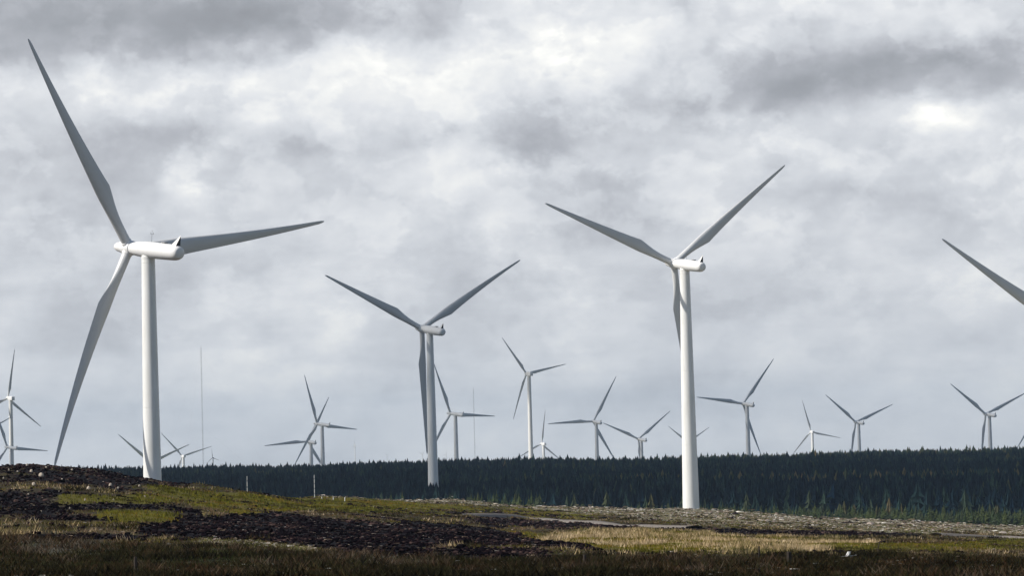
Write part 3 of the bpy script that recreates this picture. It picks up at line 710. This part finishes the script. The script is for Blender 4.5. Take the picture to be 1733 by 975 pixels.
# ------------------------------------------------------------------ measuring masts
def met_mast(px, py_top, d, label):
    P = at(px, py_top, d); bz = gz(P[0], P[1]) - .3; Hm = P[2] - bz
    root = empty('lattice_mast', (P[0], P[1], bz)); tag(root, label, 'mast', 'lattice masts on the skyline')
    b = MB(); c3 = [(.55 * math.cos(a), .55 * math.sin(a)) for a in (.3, 2.39, 4.49)]
    for x_, y_ in c3: b.tube((x_, y_, 0), (x_, y_, Hm - 3), .055, k=4)
    nz_ = int((Hm - 3) / 2.5)
    for i in range(nz_):
        z0 = i * (Hm - 3) / nz_; z1 = (i + 1) * (Hm - 3) / nz_
        for k in range(3):
            p, q = c3[k], c3[(k + 1) % 3]
            if i % 2: p, q = q, p
            b.tube((*p, z0), (*q, z1), .03, k=3)
    b.tube((0, 0, Hm - 3), (0, 0, Hm), .08, k=5)
    link_mesh('lattice', b.mesh('lattice'), root, mat=m_grey)
    for an in (.3, 2.39, 4.49):
        gb = MB()
        for f in (.45, .95): gb.tube((.5 * math.cos(an), .5 * math.sin(an), Hm * f), (Hm * .5 * math.cos(an), Hm * .5 * math.sin(an), 4), .015, k=3)
        link_mesh('guy_wire', gb.mesh('guy_wire'), root, mat=m_grey)
met_mast(340, 584, 3500, 'tall thin lattice mast on the skyline right of the largest turbine')
met_mast(801, 655, 4500, 'shorter thin lattice mast on the skyline right of the middle turbine')

# ------------------------------------------------------------------ poles, stakes, fence posts, stones
m_pole, t = mat('white_pole'); zz_ = t.n('ShaderNodeSeparateXYZ', i_0=t.n('ShaderNodeTexCoord').outputs['Object']).outputs[2]
finish(t, t.mix(t.ramp(t.m('FRACT', t.m('MULTIPLY', zz_, 1.6)), [(.0, (0, 0, 0)), (.72, (0, 0, 0)), (.76, (1, 1, 1))]), (.58, .59, .58), (.26, .28, .30)), .5)
m_white, t = mat('white_plastic'); finish(t, (.85, .85, .82), .5)
m_wood, t = mat('weathered_wood'); wv_ = t.n('ShaderNodeVectorMath', operation='MULTIPLY', i_0=t.n('ShaderNodeTexCoord').outputs['Object'], i_1=(18, 18, 3)).outputs[0]
finish(t, t.mix(t.noise(wv_, 1, 5, .7), (.018, .013, .010), (.05, .04, .032)), .9)
def pole(px, py0, py1, w_, label, dlim=1100):
    b = hit(px, py1, 100, dlim); h_ = (py1 - py0) / F * b[1]
    r_ = w_ / 2
    me = MB().tube((0, 0, -.2), (.01, 0, h_), r_, r_ * .9, 8).tube((.01, 0, h_), (.01, 0, h_ + .03), r_ * .9, r_ * .4, 8).mesh('marker_pole', True, 40)
    o = link_mesh('marker_pole', me, mat=m_pole); o.location = b; tag(o, label, 'pole', 'marker poles on the ridge'); return b
pole(418.5, 807, 834, .07, 'thin pale marker pole, left one, behind the crest of the hill')
pole(532.5, 805, 843, .09, 'thin white marker pole with grey bands, right one, standing on the grass crest')
for i, (px, py, h_) in enumerate([(544.5, 846.5, .22), (564, 848, .26), (583.5, 849, .34)]):
    b = hit(px, py); me = MB().tube((0, 0, -.1), (.01, .0, h_ + .12), .055, .05, 6).mesh('stake', True, 40)
    o = link_mesh('stake', me, mat=m_white); o.location = b
    tag(o, ['shortest white stake nearest the banded marker pole', 'middle one of three short white stakes right of the marker pole', 'tallest short white stake, furthest right of the marker pole'][i], 'stake', 'short white stakes in the grass')
def fpost(px, py0, py1, w_, label, tilt=0):
    b = hit(px, py1); h_ = (py1 - py0) / F * b[1]
    k = 7; t_ = np.linspace(0, 2 * np.pi, k, endpoint=False); rg = []
    rn = np.random.default_rng(int(px)); rad = w_ / 2 * rn.uniform(.85, 1.1, k)
    for z_, f in ((-.3, 1.05), (h_ * .5, 1), (h_ - .03, .97), (h_, .88)):
        rg.append(np.stack([rad * f * np.cos(t_) + tilt * z_, rad * f * np.sin(t_), np.full(k, z_) + (rn.uniform(-.02, .02, k) if z_ == h_ else 0)], -1))
    o = link_mesh('fence_post', MB().add(*loft(rg)).mesh('fence_post'), mat=m_wood); o.location = b
    tag(o, label, 'fence post', 'old fence posts in the heather')
    return b
p1 = fpost(1284.5, 925, 954, .065, 'thin dark fence post in front of the straw coloured grass', .03)
p2 = fpost(1336, 935, 962, .17, 'thick dark fence post right of the thin one')
p3 = fpost(990, 940, 960, .14, 'short dark fence post in the heather below the centre')
p4 = fpost(230, 944, 975, .12, 'dark fence post near the bottom left corner')
fpost(1485, 917, 933, .06, 'short leaning dark post right of the straw coloured grass', .3)
m_stone, t = mat('pale_stone'); finish(t, t.mix(t.noise(t.n('ShaderNodeTexCoord').outputs['Object'], 5, 6, .65), (.30, .23, .17), (.62, .55, .46)), .9)
def stone(px, py, sx, sz, label, seed):
    b = hit(px, py, 100, 400); rn = np.random.default_rng(seed); s_ = b[1] / F
    rg = []; K = 12; t_ = np.linspace(0, 2 * np.pi, K, endpoint=False); bump = 1 + rn.uniform(-.16, .16, K)
    for z_, f in ((-.5, .7), (-.1, 1), (.4, .98), (.75, .75), (1, .35)):
        rg.append(np.stack([sx / 2 * s_ * f * bump * np.cos(t_), sx / 2 * s_ * .7 * f * bump * np.sin(t_), sz * s_ * (z_ + rn.uniform(-.06, .06, K))], -1))
    o = link_mesh('stone', MB().add(*loft(rg)).mesh('stone', True, 35), mat=m_stone); o.location = b + np.array([0, 0, .04]); o.rotation_euler = (0, rn.uniform(-.2, .2), 0)
    tag(o, label, 'stone', 'pale stones on the peat hill')
for i, (px, py, sx, sz, lb) in enumerate([
    (70, 807, 9, 5, 'largest pale stone high on the dark peat hill'), (57, 822, 6, 4, 'rounded pale stone below the largest one on the left hill'),
    (150, 830, 8, 5, 'broad pale stone in the middle of the left hill slope'), (187, 824, 6, 4.5, 'upright pale stone right of the middle of the left hill'),
    (53, 800, 5, 4, 'pale stone close under the crest of the left hill'), (236, 825, 4, 3, 'small white stone at the edge of the grass near the largest tower'),
    (46, 789, 4, 3, 'pale stone on the very crest of the left hill')]):
    stone(px, py, sx, sz, lb, i)
for i, (px, py) in enumerate([(200, 828), (100, 834), (20, 830), (168, 805), (122, 797), (78, 793), (15, 797), (245, 842), (144, 848), (70, 868), (118, 862), (192, 848), (30, 800), (175, 818), (105, 813), (6, 811), (48, 839)]):
    stone(px, py, random.uniform(2, 3.6), random.uniform(1.6, 2.6), 'small pale stone scattered on the dark peat of the left hill', 20 + i)

# ------------------------------------------------------------------ ground cover (uncountable)
N = 178000
u_ = RNG.uniform(-1140, 1140, N); d_ = np.exp(RNG.uniform(np.log(97), np.log(1075), N))
gx, gy = d_ * np.sin(u_ / F), d_ * np.cos(u_ / F); gzz = ground_z(gx, gy)
mk = masks(gx, gy, gzz)
nz1 = fbm(gx / 3, gy / 5, 3)
wts = np.stack([mk[0] * 1.0, mk[1] * 1.7, mk[2] * 1.5, mk[3] * 1.2, mk[4] * 1.1, np.full(N, .35), mk[5] * 1.35], -1) + RNG.uniform(0, .52, (N, 7)) + nz1[:, None] * np.array([.5, 0, -.3, 0, .5, -.4, -.3])
kind = np.argmax(wts, 1)
patch = fbm(gx / 7 + 50, gy / 16, 3)
kind = np.where((kind == 1) & (patch + RNG.normal(0, .05, N) < -.03 - .0), 0, kind)
kind = np.where((kind == 3) & (patch + RNG.normal(0, .05, N) > .06), np.where(RNG.random(N) < .6, 0, 5), kind)
kind = np.where((kind == 0) & (patch + RNG.normal(0, .06, N) > .10), np.where(RNG.random(N) < .5, 5, 2), kind)
def tufts(idx, nb, hgt, spread, wid, lean, name, matl, label, cat, tint=None):
    n = len(idx)
    if not n: return
    x, y, z, d = gx[idx], gy[idx], gzz[idx], d_[idx]
    hs = hgt * RNG.uniform(.55, 1.35, n) * np.interp(d, [100, 400, 1100], [.8, 1, 1.15]); ws = np.maximum(wid, d * 2.2e-4)
    sp_ = spread * np.interp(d, [100, 400, 1100], [1, 1.5, 2.6])
    an = RNG.uniform(0, 6.28, (n, nb)); ra = RNG.uniform(0, 1, (n, nb)) ** .7 * sp_[:, None]
    bx = x[:, None] + ra * np.cos(an); by = y[:, None] + ra * np.sin(an)
    hb = hs[:, None] * RNG.uniform(.5, 1.1, (n, nb)); la = RNG.uniform(-1, 1, (n, nb)) * lean; lb = RNG.uniform(-1, 1, (n, nb)) * lean
    tw = RNG.uniform(-.7, .7, (n, nb)); wx = np.cos(tw) * ws[:, None] * .5 * RNG.uniform(.6, 1.4, (n, nb)); wy = np.sin(tw) * ws[:, None] * .5
    zb = z[:, None] - .05
    p0 = np.stack([bx - wx, by - wy, zb + 0 * bx], -1); p1 = np.stack([bx + wx, by + wy, zb + 0 * bx], -1); p2 = np.stack([bx + la * hb, by + lb * hb, zb + hb], -1)
    V_ = np.stack([p0, p1, p2], 2).reshape(-1, 3); Fc = np.arange(len(V_)).reshape(-1, 3)
    tt = np.clip((RNG.normal(.5, .18, n) + fbm(x / 6, y / 14, 3) * 1.3 + fbm(x / 1.6, y / 4, 2) * .8)[:, None] + RNG.normal(0, .12, (n, nb)), 0, 1)
    o = link_mesh(name, mesh_np(name, V_, Fc, False, {'tint': np.repeat(tt.ravel(), 3)}), mat=matl)
    tag(o, label, cat, kind='stuff')
tufts(np.where(kind == 0)[0], 9, .20, .35, .035, .5, 'moor_grass', tint_mat('moor_grass', [(.030, .020, .010), (.085, .085, .012), (.155, .150, .018), (.19, .115, .024)]), 'yellow green moor grass covering the slope', 'grass')
tufts(np.where(kind == 1)[0], 14, .36, .45, .04, .6, 'straw_grass', tint_mat('straw_grass', [(.07, .075, .025), (.24, .19, .08), (.50, .37, .21), (.60, .47, .31)]), 'dry straw coloured grass in a long bright strip', 'grass')
tufts(np.where((kind == 4) & (RNG.random(N) < .9))[0], 14, .18, .35, .035, .9, 'heather', tint_mat('heather', [(.007, .005, .004), (.050, .020, .009), (.022, .026, .009), (.085, .042, .017), (.12, .10, .07)]), 'dark brown heather and rough herbs across the foreground', 'heather')
cl_ = np.where(((kind == 4) | (kind == 6)) & (RNG.random(N) < .05))[0]
tufts(cl_, 60, .42, .65, .04, 1.1, 'heather_bushes', tint_mat('heather_bushes', [(.006, .006, .004), (.018, .014, .007), (.030, .030, .012), (.050, .026, .014), (.09, .07, .05)]), 'dark bushy clumps of old heather in the foreground', 'heather')
tufts(np.where(kind == 6)[0], 12, .17, .4, .035, .9, 'bog_plants', tint_mat('bog_plants', [(.007, .009, .006), (.022, .034, .009), (.050, .056, .016), (.085, .060, .028), (.16, .15, .13)]), 'dark green and silvery bog plants in front of the peat', 'plants')
tufts(np.where(kind == 5)[0], 8, .20, .4, .035, .8, 'rough_herbs', tint_mat('rough_herbs', [(.022, .013, .014), (.065, .038, .022), (.075, .080, .018), (.13, .075, .035), (.26, .19, .13)]), 'rough mixed moorland plants between the peat and the grass', 'plants')
i3 = np.where((kind == 3))[0]
tufts(i3, 7, .20, .5, .04, .6, 'ridge_grass', tint_mat('ridge_grass', [(.03, .035, .012), (.085, .10, .022), (.15, .13, .045), (.24, .19, .10)]), 'patchy grass between the felled brash on the ridge', 'grass')
def lumps(idx, size, name, matl, label, cat, flat=.6, long_=1., stick=False, tbias=.5):
    n = len(idx); x, y, z, d = gx[idx], gy[idx], gzz[idx], d_[idx]
    if stick:
        base = np.array([[-.5, 0, -.5], [-.5, -.5, .3], [-.5, .5, .3], [.5, 0, -.4], [.5, -.35, .25], [.5, .35, .25]]); fc = np.array([[0, 1, 2], [3, 5, 4], [0, 3, 4], [0, 4, 1], [1, 4, 5], [1, 5, 2], [2, 5, 3], [2, 3, 0]])
    else:
        ph = (1 + 5 ** .5) / 2
        base = np.array([[-1, ph, 0], [1, ph, 0], [-1, -ph, 0], [1, -ph, 0], [0, -1, ph], [0, 1, ph], [0, -1, -ph], [0, 1, -ph], [ph, 0, -1], [ph, 0, 1], [-ph, 0, -1], [-ph, 0, 1]]) / 3.8
        fc = np.array([[0, 11, 5], [0, 5, 1], [0, 1, 7], [0, 7, 10], [0, 10, 11], [1, 5, 9], [5, 11, 4], [11, 10, 2], [10, 7, 6], [7, 1, 8], [3, 9, 4], [3, 4, 2], [3, 2, 6], [3, 6, 8], [3, 8, 9], [4, 9, 5], [2, 4, 11], [6, 2, 10], [8, 6, 7], [9, 8, 1]])
    m = len(base)
    b = base[None] * (RNG.uniform(.65, 1.35, (n, m, 1)) if not stick else 1)
    s_ = size * np.exp(RNG.normal(0, .42, n)) * np.interp(d, [100, 250, 500, 1100], [.30, .40, .75, 1.9])
    sx = s_ * long_; sy = s_ * (.10 if stick else 1); sz = s_ * (.12 if stick else flat)
    if stick: sy = np.maximum(sy, d * 1.6e-4); sz = np.maximum(sz, d * 1.6e-4)
    b = b * np.stack([sx, sy, sz], -1)[:, None]
    if stick:
        pt = RNG.normal(0, .75, n)[:, None]; X_ = b[..., 0] * np.cos(pt) - b[..., 2] * np.sin(pt); Z_ = b[..., 0] * np.sin(pt) + b[..., 2] * np.cos(pt); b = np.stack([X_, b[..., 1], np.abs(Z_) * .9], -1)
    an = RNG.uniform(0, 6.28, n)[:, None]; X_ = b[..., 0] * np.cos(an) - b[..., 1] * np.sin(an); Y_ = b[..., 0] * np.sin(an) + b[..., 1] * np.cos(an)
    V_ = np.stack([X_ + x[:, None], Y_ + y[:, None], b[..., 2] + z[:, None] + .04], -1).reshape(-1, 3)
    Fc = (fc[None] + (np.arange(n) * m)[:, None, None]).reshape(-1, 3)
    tt = np.clip(RNG.normal(tbias, .26, n) + fbm(x / 2.5, y / 7, 3) * 1.2 + fbm(x / 14, y / 30, 2) * .6, 0, 1)
    o = link_mesh(name, mesh_np(name, V_, Fc, False, {'tint': np.repeat(tt, m)}), mat=matl); tag(o, label, cat, kind='stuff')
i2 = np.where(kind == 2)[0]
lumps(i2, .40, 'peat_clods', tint_mat('peat_clods', [(.002, .0015, .003), (.005, .003, .005), (.012, .007, .009), (.070, .045, .040)]), 'black lumpy turned peat in long dark bands', 'peat', .55)
lumps(np.concatenate([i2[RNG.random(len(i2)) < .10], np.where((kind == 5) & (RNG.random(N) < .10))[0]]), .40, 'dead_twigs', tint_mat('dead_twigs', [(.10, .07, .05), (.26, .2, .15), (.46, .42, .38)]), 'pale dead twigs scattered over the peat', 'twigs', stick=True)
lumps(i3[RNG.random(len(i3)) < .6], .50, 'felling_brash', tint_mat('felling_brash', [(.05, .035, .022), (.20, .15, .10), (.50, .42, .33), (.86, .83, .77)]), 'pale bleached branches and brash left on the felled ridge', 'brash', stick=True)
lumps(i3[RNG.random(len(i3)) < .25], .30, 'brash_debris', tint_mat('brash_debris', [(.05, .035, .03), (.18, .13, .10), (.36, .32, .29)]), 'lumpy stumps and root debris on the felled ridge', 'debris', .6)
i4 = np.where((kind == 4) & (RNG.random(N) < .05))[0]
lumps(i4, .42, 'bleached_twigs', tint_mat('bleached_twigs', [(.10, .10, .09), (.24, .24, .22), (.42, .42, .40)]), 'grey bleached twigs lying in the dark heather', 'twigs', stick=True)
# bleached stump in the heather
b = hit(1435, 946); sb = MB(); rn = np.random.default_rng(4)
K = 9; t_ = np.linspace(0, 2 * np.pi, K, endpoint=False)
sb.add(*loft([np.stack([r_ * (1 + rn.uniform(-.2, .2, K)) * np.cos(t_) + ox, r_ * (1 + rn.uniform(-.2, .2, K)) * np.sin(t_), np.full(K, z_)], -1) for z_, r_, ox in ((-.1, .16, 0), (.06, .11, 0), (.16, .08, .02), (.27, .06, .06))]))
for ang in (0.2, 1.4, 2.9, 3.6, 5.2): sb.tube((0, 0, .08), (.38 * math.cos(ang), .3 * math.sin(ang), rn.uniform(.0, .16)), .035, .012, 6)
m_bl, t = mat('bleached_wood'); finish(t, t.mix(t.noise(t.n('ShaderNodeTexCoord').outputs['Object'], 9, 4), (.45, .44, .42), (.78, .78, .76)), .8)
o = link_mesh('tree_stump', sb.mesh('tree_stump'), mat=m_bl); o.location = b; tag(o, 'bleached white root stump lying in the heather right of the thick fence post', 'stump')

# ------------------------------------------------------------------ haze
hz = MB().box((0, 0, 90), (28600, 28600, 400)).mesh('haze')
mh = bpy.data.materials.new('haze'); mh.use_nodes = True; t = NT(mh.node_tree)
vp = t.n('ShaderNodeVolumePrincipled'); vp.inputs['Color'].default_value = (.62, .81, 1, 1); vp.inputs['Density'].default_value = 4.4e-5; vp.inputs['Anisotropy'].default_value = .3
t.n('ShaderNodeOutputMaterial', i_Volume=vp.outputs[0])
o = link_mesh('haze', hz, mat=mh); tag(o, kind='stuff')
